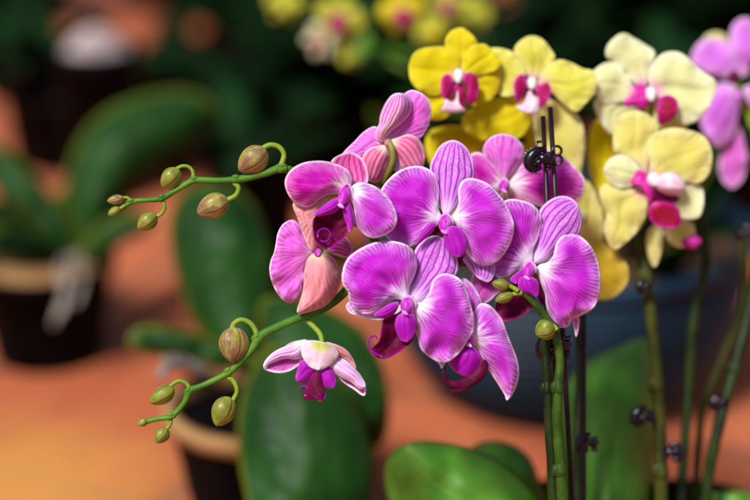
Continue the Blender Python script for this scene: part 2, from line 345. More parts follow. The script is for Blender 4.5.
# --- flower A
F=flower(PO,'magenta flower nodding below the upper bud spray',(347,192,-1.2),[(347,192,-.8),(350,196,0),(352,205,1.6),(356,225,3)],colr=6,ax=(-6,15))
part(F,'petal','magenta',([(347,191),(352,181),(350,173),(342,166),(327,161.5),(313,161),(300,164),(290,171),(285,181),(287,192),(294,202),(303,207),(312,206),(319,200),(328,195),(339,194)],8,-1.3,-1.6,{'cup':-.8,'zl':.5,'zr':.3,'ruf':.2}))
part(F,'petal','violet',([(349,190),(357,183),(366,183),(378,188),(388,197),(395,209),(397,219),(394,228),(385,235),(373,238),(362,233),(355,222),(354,208),(350,198)],6,-1.3,-1.9,{'cup':-.6,'zl':.3,'zr':.4,'ruf':.2}))
part(F,'sepal','stripepink',([(350,188),(338,173),(331,162),(339,155),(350,152),(361,157),(367,168),(368,182),(360,189)],4,-.9,.1,{'cup':.4}))
part(F,'sepal','salmon',([(330,200),(308,199),(293,203),(298,219),(303,234),(308,246),(312,250),(317,245),(316,232),(316,220),(324,210)],6,-.8,-.2,{'cup':-.3}))
part(F,'side_lobe','lobe',([(343,200),(336,198),(324,205),(314,215),(326,215),(337,211)],3,-1.6,-2.1,{'cup':-.3,'nu':18,'nv':14}))
part(F,'side_lobe','lobe',([(347,200),(352,208),(354,222),(350,232),(346,222),(343,210)],3,-1.6,-2.0,{'cup':-.3,'nu':18,'nv':14}))
part(F,'lip','maroon',([(341,207),(326,211),(314,218),(313,232),(316,242),(328,250),(337,243),(346,235),(348,222),(345,212)],5,-1.3,-1.5,{'cup':.5,'zl':-.3,'zr':-.3,'ruf':.3}))
tendril(F,ring(324,235,-1.9,6.5,-200,150),.9,'lobe'); tendril(F,[(328,249,-1.6),(335,247,-1.8),(337,241,-1.9),(333,238,-1.9)],.8,'lobe')
# --- flower B
F=flower(PO,'violet flower facing forward with tall striped sepal, highest of the open front flowers',(446,221,-.1),[(446,222,.3),(448,228,1),(455,240,2.2),(470,258,4)],colr=7,ax=(-2,12))
part(F,'petal','violet',([(442,219),(438,208),(439,192),(437,178),(430,170),(420,166),(408,167),(397,172),(387,181),(380,192),(376,206),(377,220),(382,231),(390,241),(402,247),(413,246),(424,238),(433,229)],10,0,.3,{'cup':-.5,'ruf':.2}))
part(F,'petal','violet',([(450,219),(456,211),(459,200),(458,190),(462,181),(470,178),(480,180),(490,185),(499,194),(507,206),(513.5,222),(513,234),(509,246),(499,260),(486,266),(474,262),(466,251),(462,238),(457,226)],10,-.2,-.5,{'cup':-.6,'zl':.5,'zr':.3,'ruf':.2}))
part(F,'sepal','stripe',([(446,217),(441,208),(436,195),(431,178),(430,166),(434,156),(440,146),(448,141),(456,140.5),(465,146),(471,155),(474,166),(474,178),(465,194),(456,208)],8,.35,.8,{'cup':-.3,'zl':.3,'zr':.3}))
part(F,'sepal','stripe',([(452,230),(466,240),(480,252),(493,262),(495,272),(489,282),(478,278),(469,268),(460,255)],6,.9,.7,{'cup':-.2}))
part(F,'side_lobe','lobe',([(435,222),(428,224),(421,233),(417,243),(425,238),(434,230)],3,-.5,-.7,{'cup':-.3,'nu':18,'nv':14}))
part(F,'side_lobe','lobe',([(445,230),(451,226),(458,227),(464,233),(467,243),(464,254),(457,257),(449,252),(444,243)],6,-1.1,-1.3,{'cup':-.28,'nu':20,'nv':16}))
part(F,'lip','maroon',([(446,222),(434,224),(425,236),(434,250),(452,263),(462,264),(465,248),(459,232)],5,.25,.95,{'cup':.2,'nu':20,'nv':16}))
# --- flower C
F=flower(PO,'violet flower with broad round petals and maroon hooked lip, lowest of the open front flowers',(409,303,-1.4),[(409,303,-1),(412,308,0),(430,310,2),(455,300,4)],colr=7,ax=(-4,11))
part(F,'petal','violet',([(408,301),(409,287),(415,274),(417,262),(414,252),(407,245),(396,241.5),(383,241),(370,244),(358,250),(348,258),(342.5,271),(342.5,284),(348,292),(349,301),(355,310),(366,314.5),(375,313),(381,307),(387,302),(397,299)],11,-1.3,-1.5,{'cup':-.6,'zl':.4,'zr':.3,'ruf':.25}))
part(F,'petal','violet',([(412,304),(422,302),(430,291),(433,280),(441,274),(452,274.5),(462,281),(468,292),(471,305),(474,319),(473,332),(467,341),(461,351),(453,359),(444,363),(434,360),(424,353),(419,345),(418,334),(417,320)],10,-1.4,-1.4,{'cup':-.6,'zl':.4,'zr':.2,'ruf':.3}))
part(F,'sepal','stripe',([(411,302),(406,290),(409,272),(413,255),(420,243),(431,236),(443,238),(453,250),(458,262),(456,275),(444,286),(430,297),(418,303)],6,-.8,.6,{'cup':-.3}))
part(F,'sepal','pale',([(402,306),(375,299),(352,301),(346,306),(350,313),(365,318),(382,320),(396,314)],4,-.7,-.3,{'cup':.2}))
part(F,'sepal','magenta',([(412,308),(413,325),(420,342),(432,358),(439,364),(442,369),(445,362),(450,345),(440,325),(425,310)],5,-.7,-.4,{'cup':.2}))
part(F,'side_lobe','lobe',([(399,303),(392,303),(384,307),(374,315),(384,318.5),(394,314)],3,-1.9,-2.2,{'cup':-.3,'nu':18,'nv':14}))
part(F,'side_lobe','lobe',([(404,313),(397,317),(395,327),(399,338),(407,342),(414,334),(416,323),(414,315)],4,-2.1,-2.3,{'cup':-.28,'nu':20,'nv':16}))
part(F,'lip','maroon',([(400,314),(385,318),(381,330),(379,341),(370,350),(377,357),(387,358.5),(402,350),(413,340),(415,328),(410,318)],5,-1.5,-2.0,{'cup':.5,'zl':-.2,'zr':-.2,'ruf':.3}))
tendril(F,[(382,357,-2),(373,352,-2.1),(368,345,-2.1),(370,338,-2.1),(375,336,-2.1),(378,340,-2.1)],1.0,'lobe')
# --- flower D
F=flower(PO,'violet flower with tall striped sepal and large right petal, rightmost open flower of the spray',(530,268,1.2),[(530,268,1.6),(534,275,2.6),(542,290,4),(548,310,4.5)],colr=6,ax=(-3,11))
part(F,'petal','violet',([(531,264),(533,250),(538,238),(542,223),(539,211),(530,203),(520,200),(510,199),(502,203),(494,216),(489,232),(488,250),(491,266),(497,278),(507,277),(517,271)],9,1.4,1.2,{'cup':-.4,'ruf':.2}))
part(F,'petal','violet',([(537,267),(548,262),(554,254),(556,244),(561,237),(570,234),(580,236),(590,245),(597,258),(600,275),(600,291),(595,306),(588,312),(578,317),(571,320),(569,326),(562,328),(554,324),(549,316),(546,306),(545,295),(541,283)],10,1.2,1.1,{'cup':-.7,'zl':.4,'zr':.3,'ruf':.3}))
part(F,'sepal','stripe',([(533,263),(533,248),(537,230),(539,212),(546,203),(554,198),(562,196),(571,198),(578,205),(581,216),(581,228),(575,240),(560,252),(545,262)],8,1.7,2.0,{'cup':-.4,'zl':.3,'zr':.3}))
part(F,'sepal','pinkback',([(545,285),(552,300),(565,312),(573,325),(576,338),(579,326),(578,316),(566,300),(555,285)],4,1.8,2.2,{'cup':.2,'nu':20,'nv':12}))
part(F,'side_lobe','lobe',([(524,268),(518,272),(510,279),(516,284),(524,278)],3,.8,.6,{'cup':-.2,'nu':16,'nv':12}))
part(F,'side_lobe','lobe',([(527,276),(520,278),(518,286),(521,292),(530,294),(537,297),(539,288),(537,280)],5,.3,.1,{'cup':-.28,'nu':20,'nv':16}))
part(F,'lip','maroon',([(524,282),(510,282),(500,292),(495,308),(503,321),(514,319),(528,312),(534,304),(534,292)],4,.9,1.3,{'cup':.4,'ruf':.3}))
part(F,'lip_throat','maroon',([(536,278),(540,284),(544,296),(544,306),(539,300),(535,290)],3,1.5,1.9,{'cup':.2,'nu':14,'nv':10}))
# --- flower E
F=flower(PO,'violet flower seen from the side with a long pointed petal hanging below the others',(470,338,.3),[(470,338,.6),(474,330,1.6),(480,310,3),(486,295,4)],colr=5,ax=(-1,8),sr=2.5)
part(F,'petal','violet',([(468,339),(471,322),(478,305),(487,304),(495,310),(502,319),(508,335),(514,350),(518,362),(519,373),(517,384),(512,395),(507,401),(504,394),(492,375),(483,360),(476,347)],12,.2,-.6,{'cup':-.7,'zl':.3,'zr':.6,'ruf':.2}))
part(F,'petal','violet',([(470,332),(462,305),(457,286),(463,278),(472,284),(479,295),(483,306),(478,322)],3,.7,1.0,{'cup':-.3}))
part(F,'sepal','magenta',([(474,310),(470,290),(474,272),(488,266),(500,274),(503,287),(495,297),(484,305)],4,1.3,2.1,{'cup':-.3}))
part(F,'side_lobe','lobe',([(470,345),(460,348),(452,356),(449,363),(455,371),(466,377),(477,374),(483,364),(478,352)],4,-.2,-.2,{'cup':-.5,'nu':22,'nv':18}))
g=G(); tube(g,[(481,360,.2),(480,372,.1),(468,382,-.1),(456,385,-.3),(447,381,-.4),(443,374,-.5),(446,367,-.5)],[6,7,6,4,2.6,1.6,.8],0,14); tube(g,[(470,383,-.1),(462,389,-.3),(454,392,-.5),(451,390,-.6)],[4,3,2.4,1],0,12)
build(g,'lip',M['maroon'],F)
# --- flower F
F=flower(PO,'pink flower turned away to the left, showing its salmon underside',(318,252,.4),[(322,254,.9),(330,253,1.4),(340,258,2.2),(350,250,3.2)],'column',4,ax=(0,4),sr=5)
part(F,'petal','pinkback',([(314,252),(308,241),(302,228),(294,220),(284,223),(278,232),(276,243),(274,253),(271,260),(269.5,271),(273,285),(280,297),(289,303),(298,299),(303,286),(305,271),(309,259)],9,.5,.2,{'cup':-.5,'ruf':.4}))
part(F,'sepal','salmon',([(318,252),(308,258),(304,272),(303,290),(297,312),(305,313),(317,310),(329,303),(337,292),(341,278),(338,265),(331,256)],4,.1,-.3,{'cup':-1.0,'zl':.3,'zr':.9,'ruf':.2}))
part(F,'sepal','stripepink',([(322,250),(330,238),(340,233),(349,240),(353,250),(348,258),(338,256)],4,.9,1.4,{'cup':-.3}))
# --- flower G
F=flower(PO,'pink flower seen from behind, topmost of the magenta plant',(388,142,2.6),[(388,141,2.0),(392,149,1.7),(393,160,1.9),(389,172,2.3),(383,183,3)],'salmon',4,stm='olivestalk',ax=(0,3),sr=3.2)
part(F,'petal','pinkback',([(387,141),(393,122),(400,102),(404,94),(412,90),(421,93),(428,99),(431,109),(430,121),(426,131),(419,139),(404,141)],5,2.6,3.0,{'cup':-.4}))
part(F,'sepal','hood',([(384,141),(377,141),(375,132),(379,124),(380,116),(385,104),(392,95),(400,93),(408,96),(412,104),(410,114),(402,123),(391,132)],7,2.2,1.6,{'cup':-.9,'zl':.5,'zr':.5}))
part(F,'petal','pinkback',([(385,145),(377,127),(365,131),(354,142),(344,152),(338,163),(350,168),(364,165),(376,155)],5,2.6,2.8,{'cup':-.4}))
part(F,'sepal','salmonstripe',([(386,146),(378,146),(368,149),(362,158),(362,170),(369,181),(380,181),(387,170),(390,156)],5,2.2,2.3,{'cup':-.6}))
part(F,'sepal','salmonstripe',([(390,142),(399,137),(409,134),(418,138),(424,148),(425,160),(420,170),(406,172),(396,158)],6,2.2,2.4,{'cup':-.6}))
part(F,'lip','pale',([(391,148),(397,153),(404,164),(404,174),(396,172),(390,160)],3,2.5,2.6,{'cup':-.3,'nu':16,'nv':12}))
# --- flower H
F=flower(PO,'soft magenta flower behind the black clip, furthest back of its spray',(504,184,5.2),[(504,184,5.6),(506,195,6.5),(512,215,7.5),(520,240,8)],'column',5,ax=(0,8))
part(F,'sepal','pinkback',([(504,182),(492,165),(483,152),(487,141),(496,135),(508,134.5),(518,140),(524,150),(518,165),(508,178)],5,5.2,5.4,{'cup':-.5}))
part(F,'petal','magenta',([(503,184),(494,165),(481,153),(470,155),(464,168),(468,188),(484,200),(496,196)],4,5.6,5.6,{'cup':-.5}))
part(F,'petal','magenta',([(508,184),(517,167),(527,151),(541,148),(556,152),(568,160),(577,169),(585,181),(581,197),(566,207),(540,207),(520,197)],7,5.6,6.0,{'cup':-.5}))
part(F,'sepal','salmonstripe',([(504,188),(492,188),(478,196),(478,215),(492,222),(503,205)],4,5.9,6.1,{'cup':-.3}))
part(F,'sepal','salmonstripe',([(507,188),(518,190),(532,200),(534,218),(520,224),(508,206)],4,5.9,6.1,{'cup':-.3}))
# --- flower I
F=flower(PO,'half open pale lilac flower hanging from the lower bud spray',(318,350,.2),[(307,321,.8),(314,327,.6),(320,334,.4),(322,343,.2),(320,349,.2)],'column',3,ax=(-2,10),sr=2.7)
part(F,'petal',[M['magenta'],M['pale']],([(303,344),(289,347),(275,353),(266,361),(264,368),(271,372),(283,373),(294,369),(302,361)],4,.5,-.3,{'cup':.4,'mi':0}),
     ([(306,341),(300,341),(289,345),(275,351.5),(266,360),(263.5,367.5),(271,363),(285,358.5),(301,358)],5,.2,-.5,{'cup':-.3,'mi':1}),solid=.0006)
part(F,'petal',[M['magenta'],M['pale']],([(332,362),(335,372),(343,382),(353,389),(364,396),(366,386),(361,376),(352,367),(342,360)],4,.5,-.2,{'cup':.4,'mi':0}),
     ([(330,357),(327,367),(339,376),(351,382),(360,389),(365.5,386),(361,376),(353,367),(343,359)],5,.1,-.5,{'cup':-.3,'mi':1}),solid=.0006)
part(F,'sepal','palegreen',([(322,342),(311,340.5),(302,343),(301,350),(303,358),(309,366),(318,370),(327,367),(335,360),(339,353),(333,346)],6,.0,-.9,{'cup':-.5}))
part(F,'sepal','salmon',([(322,343),(331,343),(345,349),(353,359),(356,370),(347,366),(333,356)],4,.5,.9,{'cup':-.2,'nu':22}))
part(F,'sepal','salmon',([(316,343),(304,340),(290,343),(284,350),(298,352),(310,350)],3,.6,.9,{'cup':-.2,'nu':22}))
part(F,'side_lobe','lobe',([(315,368),(303,360),(298,368),(296,380),(303,383),(312,378)],3,-.2,-.6,{'cup':-.3,'nu':18,'nv':14}))
part(F,'side_lobe','lobe',([(320,369),(331,368),(336,380),(333,388),(325,387),(319,378)],3,-.2,-.6,{'cup':-.3,'nu':18,'nv':14}))
part(F,'lip','maroon',([(316,372),(311,376),(307,386),(303,397),(308,400),(315,399),(321,402),(325,393),(322,384),(321,375)],6,-.5,-1.1,{'cup':-.4,'nu':20,'nv':14}))
tendril(F,ring(303.5,391,-.9,5,80,-190),.9,'lobe'); tendril(F,[(322,400,-1),(325,397,-1.1),(325,393,-1.2)],.7,'lobe')

# --- stems and buds of the purple plant
def stem(parent,pts,rad,mat='stem',nodes=(),name='stem'):
    g=G(); tube(g,pts,rad,0,14,n=8)
    for (x,y,d,r,ln,dx,dy) in nodes:   # scale-like ring at a joint
        q=math.hypot(dx,dy); dx/=q; dy/=q
        tube(g,[(x-dx*ln,y-dy*ln,d),(x-dx*ln*.3,y-dy*ln*.3,d),(x+dx*ln*.4,y+dy*ln*.4,d),(x+dx*ln,y+dy*ln,d)],[r*.9,r*1.04,r*1.12,r*.95],0,14)
        blob(g,(x-dx*ln*1.1-dy*r*.5,y-dy*ln*1.1+dx*r*.5,d-.12),(x+dx*ln*1.2-dy*r*.9,y+dy*ln*1.2+dx*r*.9,d-.12),r*.75,0,12,10,.02)
    return build(g,name,M[mat],parent)
stem(PO,[(356,196,3),(330,185,2),(305,174,1),(293,171,.6),(280,168.5,.2),(266,173,0),(250,177,0),(236,179.5,0),(218,180.5,0),(196,180,0),(190,182,0),(175,190.5,0),(162,198,0),(148,200,.1),(132,201.5,.2),(124,207,.2),(115,212,.3)],
     [4.2,4.2,4,4.2,4.2,3.8,3.7,3.6,3.1,3.2,3.3,3,3.1,2.4,2.5,2.4,3],'stem',[(282,168.5,.2,4.2,5,-1,.2),(236,179.5,0,3.7,4,-1,.1),(194,180.3,0,3.2,4,-1,.2),(162.5,198,0,3.0,4,-1,.5),(131,202,.2,2.5,4,-1,.4)])
stem(PO,[(470,262,5),(430,262,4.5),(385,268,3.5),(355,283,2.2),(336,300,1.2),(316,312,.7),(296,319,.4),(270,330.5,0),(260,337,0),(250,351,0),(232,370,0),(217,379,0),(199,387,0),(190,391,0),(184,403,0),(172,416,0),(157,419,0),(143,422.5,0)],
     [5,5,5,4.6,4.3,4.2,4,4.1,4.3,3.7,3.5,3.2,3,3.4,2.8,3,2.5,2.8],'stem',[(258,339,0,4.3,5,-1,.8),(229,372,0,3.5,4,-1,.8),(189,392,0,3.2,4,-1,.8),(171,416.5,0,2.9,4,-1,.3),(306,315,.6,4.1,5,-1,.35)])
def bud(parent,a,t,hw,mat,stalk,sr,label=None,d=0):
    g=G(); blob(g,(*a,d),(*t,d-.3),hw)
    g2=G(); 
    n=len(stalk); tube(g2,[(x,y,d+.1*(n-i)/n) for i,(x,y) in enumerate(stalk)],[sr*1.15]+[sr]*(n-2)+[sr*1.1],0,12)
    o=build(g,'bud',M[mat],parent,0,P(*a,d)); 
    if label:o['label']=label
    build(g2,'stalk',M['stalk'],o)
bud(PO,(266,149),(239,171),13.5,'budm',[(281,166),(284,155),(279,147),(270,145),(262,149),(260,154)],2.6,'fat mauve striped bud on top of the upper spray')
bud(PO,(228,199),(197,213),12.5,'budm',[(234,182),(238.5,188),(236,195),(229,199),(222,202)],2.6)
bud(PO,(179,169),(162,187),9.8,'budg',[(193,179),(193,172),(189,167),(183,166),(177,168.5),(174,172)],1.9)
bud(PO,(156,214),(138,229),8.8,'budg',[(163,201),(164.5,208),(161,214),(155,217),(151,219)],1.9)
bud(PO,(124,198),(107,201),4.8,'budm',[(131,200.5),(127,197.5),(122,198),(118,199)],1.6)
bud(PO,(120,208),(108,215),4.6,'budg',[(125,205),(121,208),(117,210)],1.8)
bud(PO,(234,327),(233,363),15,'budm',[(257,342),(256,332),(250,323),(241,320),(234,324),(232,331)],2.7,'fat mauve striped bud on top of the lower spray')
bud(PO,(230,397),(216,426),12,'budg',[(227,376),(234,382),(237,391),(233,400),(229,405)],2.3)
bud(PO,(174,388),(150,403),8.8,'budg',[(190,391),(187,384),(179,381),(172,385),(168,389)],2.0)
bud(PO,(167,428),(156,443),7.2,'budg',[(171,418),(170,425),(166,429),(163,433)],1.7)
bud(PO,(147,420),(138,425),4.2,'budg',[(152,420),(147,421.5),(144,422)],1.9)
# short third spray and main stems
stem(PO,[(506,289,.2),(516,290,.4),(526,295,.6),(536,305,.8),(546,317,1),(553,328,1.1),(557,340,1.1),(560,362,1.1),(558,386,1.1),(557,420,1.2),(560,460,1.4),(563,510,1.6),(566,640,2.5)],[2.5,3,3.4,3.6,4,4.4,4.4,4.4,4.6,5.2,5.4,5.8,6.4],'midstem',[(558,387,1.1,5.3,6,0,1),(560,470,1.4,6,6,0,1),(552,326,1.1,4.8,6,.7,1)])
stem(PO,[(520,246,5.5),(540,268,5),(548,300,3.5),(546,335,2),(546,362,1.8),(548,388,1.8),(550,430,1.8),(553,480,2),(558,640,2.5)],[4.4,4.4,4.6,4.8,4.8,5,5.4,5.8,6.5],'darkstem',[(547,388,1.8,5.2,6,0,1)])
stem(PO,[(383,183,3.2),(378,200,4.5),(372,235,4.6),(400,262,4.8),(450,262,5.4),(500,246,6),(520,246,5.5)],[3.6,4,4.6,4.8,4.6,4.4,4.4],'stem')
bud(PO,(509,286),(492,283),6,'budg',[(518,291),(512,287),(505,285)],2.2,d=-.1)
bud(PO,(513,294),(495,301),5.6,'budg',[(522,293),(514,294),(508,297)],2.2,d=.1)
bud(PO,(553,325),(536,335),10.5,'budg',[(556,330),(553,327),(549,329)],3.2,'round green bud at the bend of the stem',d=.1)
# leaves near bottom
def leaf(parent,mat,pts,tip,zb,zt,**k):
    k.setdefault('nu',28);k.setdefault('nv',18);k.setdefault('ruf',.3)
    g=G(); pet(g,pts,tip,zb,zt,**k); return build(g,'leaf',M[mat],parent,.002)
leaf(PO,'leafl',[(575,560),(540,500),(500,462),(450,444),(408,444),(386,462),(388,500),(410,530),(480,570),(540,590)],4,16,13,cup=-2,zl=1,zr=1)
leaf(PO,'leafl',[(580,560),(545,500),(530,460),(505,443),(475,446),(462,470),(470,510),(500,560),(550,590)],4,19,20,cup=-2,zl=1,zr=1)
g=G(); lathe(g,(b0.x,b0.y,0),[(.0,.002),(.052,.002),(.054,.01),(.068,.12),(.074,.122),(.074,.134),(.068,.134),(.066,.118),(.0,.118)]); build(g,'pot',M['black'],PO)

# ================================================================== stakes and clips
def stake(label,a,b,r):
    A,B=P(*a),P(*b); dz=(B-A); B=A+dz*((A.z-.10)/(A.z-B.z))
    g=G(); tube(g,[tuple(A),tuple(A*.5+B*.5),tuple(B)],[r*K*FOC]*3,0,12,world=True,n=2)
    o=build(g,'support_stake',M['stake'],None,0,B); o['label']=label; o['category']='plant stake'; o['group']='black plant stakes'
stake('black plant stake through the clip above the striped flower, shorter one at left',(543,116,3.2),(560,480,3.4),2.5)
stake('black plant stake through the clip above the striped flower, taller one at right',(550.3,107,3.4),(571,480,3.6),2.7)
stake('thin black stake standing between the violet spray stem and the upright leaf',(583,300,7),(583,500,7),3.6)
def clip(label,cx,cy,d,s,fl=1,full=False):
    root=thing('plant_clip',label,'plant clip',P(cx,cy,d),'black claw clips on the stems')
    g=G(); q=lambda x,y,z=0:(cx+x*s*fl,cy+y*s,d+z*s)
    # toothed jaw
    arc=[q(-2,-9,-.4),q(-10,-7,-.5),q(-17,0,-.5),q(-19,8,-.45),q(-14,13,-.35),q(-5,11,-.3)]
    tube(g,arc,[2.4*s,4.6*s,6*s,6*s,5*s,3*s],0,12)
    blob(g,q(-14,-6,-.3),q(-7,12,-.4),6.2*s,0,20,14,.03,.85,.6)
    for i in range(12 if full else 0):
        a=R(85+i*13); x,y=-10+11*math.cos(a),4+12*math.sin(a)
        x,y=-9+14*math.cos(a),3+14.5*math.sin(a); tube(g,[q(x,y,-.5),q(x+2.6*math.cos(a),y+2.6*math.sin(a),-.5)],[1.6*s,.7*s],0,6,n=1)
    tube(g,[q(-14,9,-.9),q(-8,5,-1),q(-1,2,-.9)],[1*s,1.8*s,1.4*s],0,8)
    tube(g,[q(-9,-3,-.2),q(-4,1,-.5),q(2,3,-.4),q(8,1,-.2)],[3*s,5*s,5*s,2.5*s],0,12)
    build(g,'jaw',M['clip'],root)
    g=G(); pts=[]
    for i in range(50):
        a=i*.78; pts.append(q(3+4.6*math.cos(a),-6+i*.42,-.1+.33*math.sin(a)))
    tube(g,pts,[.95*s]*len(pts),0,7,n=2); build(g,'spring',M['clip'],root)
    for (x,y,r,a0) in () if not full else ((12,-7,5.2,-200),(13,3,5,-160),(-7,-13,4.2,-30)):
        g=G(); tube(g,[q(x+r*math.cos(R(a0+i*36)),y+r*math.sin(R(a0+i*36)),-.2+.04*i) for i in range(10)],[1.5*s]*10,0,8,n=2); build(g,'loop',M['clip'],root)
    return root
clip('glossy black claw clip with open loops holding two stakes above the striped flower',546,157,3.2,.9,full=True)
clip('dark claw clip just behind the stem under the round green bud',562,343,2.8,1.1)
clip('blurred dark claw clip at the foot of the thin stake by the upright leaf',592,441,7.6,.75)
clip('blurred dark claw clip on the olive stem, left side, above the lower clip',648,414,11.4,.75)
clip('blurred dark claw clip low on the right side of the olive stem',668,450,12,.7,-1)
clip('dark claw clip high on the olive stem below the cream flowers',648,285,11,.5)
clip('blurred dark clip on the green stem near the right edge',724,401,16,.6)
clip('blurred dark clip beside the lilac flowers at the right edge',741,232,17,.7,-1)

# ================================================================== YELLOW ORCHID
b1=base_of(575,9); YO=thing('orchid','yellow moth orchid with crimson lips crowding behind the violet flowers','orchid',b1)
def ylip(F,sc_,pts_l,pts_r,mid,dd):
    part(F,'side_lobe','crimson',(pts_l,len(pts_l)//2,dd-.5,dd-.9,{'cup':-.2,'nu':16,'nv':12})); part(F,'side_lobe','crimson',(pts_r,len(pts_r)//2,dd-.5,dd-.9,{'cup':-.2,'nu':16,'nv':12}))
    part(F,'lip','pinkwhite',(mid,len(mid)//2,dd-.7,dd-1.1,{'cup':-.2,'nu':16,'nv':12,'ruf':.05}))
F=flower(YO,'deep yellow flower, leftmost of the yellow ones',(459,74,8.5),[(459,76,9),(462,90,10.5),(470,120,11.5)],'whitecol',5.5,ax=(-1,9))
part(F,'petal','yellow',([(457,76),(460,58),(456,50),(446,46.5),(430,47),(418,50),(411,58),(409,70),(412,83),(422,92),(436,96),(448,88)],7,8.6,8.5,{'cup':-.2,'zl':.02,'zr':.02,'ruf':.17}))
part(F,'petal','yellow',([(462,74),(464,56),(472,46),(484,44),(492,50),(499,57),(499,68),(481,75)],4,8.6,8.6,{'cup':-.2,'zl':.02,'zr':.02,'ruf':.17}))
part(F,'sepal','yellow',([(460,72),(450,56),(445,45),(447,36),(453,30),(462,28),(470,33),(476,40),(478,48),(470,60)],5,9,9,{'cup':-.3,'zl':.02,'zr':.02,'ruf':.17}))
part(F,'sepal','yellow',([(463,82),(480,72),(497,64),(500,80),(496,94),(485,103),(470,105)],4,9,9.2,{'cup':-.3,'zl':.02,'zr':.02,'ruf':.17}))
part(F,'sepal','yellow',([(457,84),(440,90),(418,90),(411,102),(420,116),(440,120),(453,110)],4,9,9.2,{'cup':-.3,'zl':.02,'zr':.02,'ruf':.17}))
ylip(F,1,[(453,80),(448,74),(442,78),(441,88),(443,97),(448,102),(452,95),(453,86)],[(462,79),(465,74),(472,73),(478,80),(478,94),(472,105),(467,99),(468,88)],[(458,90),(456,98),(452,102),(445,98),(447,105),(441,110),(452,113),(467,111),(460,106)],8.4)
part(F,'lip_throat','crimson',([(458,82),(454,90),(458,104),(464,106),(466,96),(463,86)],3,8.0,8.0,{'cup':-.2,'nu':12,'nv':8}))
F=flower(YO,'lemon yellow flower above the clip with hot pink lip',(532,82,9.5),[(532,82,10),(534,95,11.5),(536,125,12.5)],'whitecol',5.5,ax=(0,7))
part(F,'sepal','lemon',([(532,80),(520,64),(514,50),(522,39.5),(532,36),(542,39),(550,48),(555,58),(548,68),(540,76)],4,10,10,{'cup':-.2,'zl':.02,'zr':.02,'ruf':.17}))
part(F,'petal','lemon',([(524,84),(524,66),(514,53),(500,48),(487,50),(484,64),(488,82),(500,95),(515,95)],5,9.6,9.9,{'cup':-.2,'zl':.02,'zr':.02,'ruf':.17}))
part(F,'petal','lemon',([(538,84),(546,68),(558,60),(570,62),(582,68),(595,73),(595,92),(585,104),(576,112),(564,104),(551,92)],5,9.6,9.4,{'cup':-.25,'zl':.02,'zr':.02,'ruf':.17}))
part(F,'sepal','creamgold',([(532,98),(548,98),(567,106),(581,120),(585,142),(582,167),(575,190),(560,197),(545,172),(536,140)],6,10.4,11,{'cup':-.3,'zl':.02,'zr':.02,'ruf':.17}))
part(F,'sepal','yellow',([(528,100),(503,97),(480,104),(462,118),(468,133),(490,142),(515,140),(530,125)],3,10.4,10.8,{'cup':-.3,'zl':.02,'zr':.02,'ruf':.17}))
ylip(F,1,[(527,82),(524,75),(518,76),(514,84),(515,94),(517,103),(522,96),(526,90)],[(536,88),(543,84),(548,83),(551,90),(549,98),(543,105),(537,108),(538,98)],[(530,90),(526,97),(523,104),(516,107),(525,112),(537,114),(540,106),(539,98),(534,96)],9.2)
F=flower(YO,'yellow flower half hidden behind the magenta ones',(490,150,13),None,'whitecol',4,ax=(0,5))
part(F,'petal','yellow',([(492,148),(462,124),(441,125),(427,136),(427,155),(440,170),(480,165)],3,13,13,{'cup':-.3,'zl':.02,'zr':.02,'ruf':.17}))
part(F,'petal','yellow',([(498,150),(520,120),(548,108),(568,120),(572,150),(555,180),(515,170)],3,13.4,13.4,{'cup':-.3,'zl':.02,'zr':.02,'ruf':.17}))
part(F,'sepal','yellow',([(495,160),(480,170),(450,180),(440,205),(470,220),(495,190)],3,13.5,13.6,{'cup':-.2,'zl':.02,'zr':.02,'ruf':.17}))
F=flower(YO,'golden back of a yellow flower beside the rightmost violet petal',(582,215,12),None,'whitecol',4,ax=(0,5))
part(F,'petal','gold',([(578,245),(590,242),(603,243),(616,252),(626,263),(629,275),(624,288),(612,298),(598,300),(584,292),(572,268)],6,11.5,11,{'cup':-.25,'zl':.02,'zr':.02,'ruf':.17}))
part(F,'petal','creamgold',([(580,248),(573,215),(577,190),(584,179),(594,190),(602,212),(604,236),(596,252)],4,12,12,{'cup':-.25,'zl':.02,'zr':.02,'ruf':.17}))
part(F,'sepal','yellow',([(606,205),(592,180),(588,150),(592,125),(604,118),(614,135),(616,165),(614,190)],4,14,14,{'cup':-.2,'zl':.02,'zr':.02,'ruf':.17}))
part(F,'sepal','gold',([(606,205),(596,215),(590,240),(596,262),(610,270),(618,245),(614,215)],4,14,14,{'cup':-.2,'zl':.02,'zr':.02,'ruf':.17}))
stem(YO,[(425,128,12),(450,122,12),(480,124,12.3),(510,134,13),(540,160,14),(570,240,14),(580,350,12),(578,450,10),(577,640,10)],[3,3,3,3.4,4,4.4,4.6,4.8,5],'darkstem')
leaf(YO,'leafl',[(604,590),(570,500),(558,440),(560,398),(580,366),(620,347),(648,340),(655,400),(652,470),(640,560)],6,13,25,cup=-4,zl=1.5,zr=1.5)
leaf(YO,'leaf',[(560,590),(545,540),(548,480),(560,440),(575,430),(585,470),(588,530),(580,590)],4,19,22,cup=-1)
g=G(); lathe(g,(b1.x,b1.y+.10,0),[(.0,.002),(.052,.002),(.054,.01),(.068,.12),(.074,.122),(.074,.134),(.068,.134),(.066,.118),(.0,.118)]); build(g,'pot',M['black'],YO)

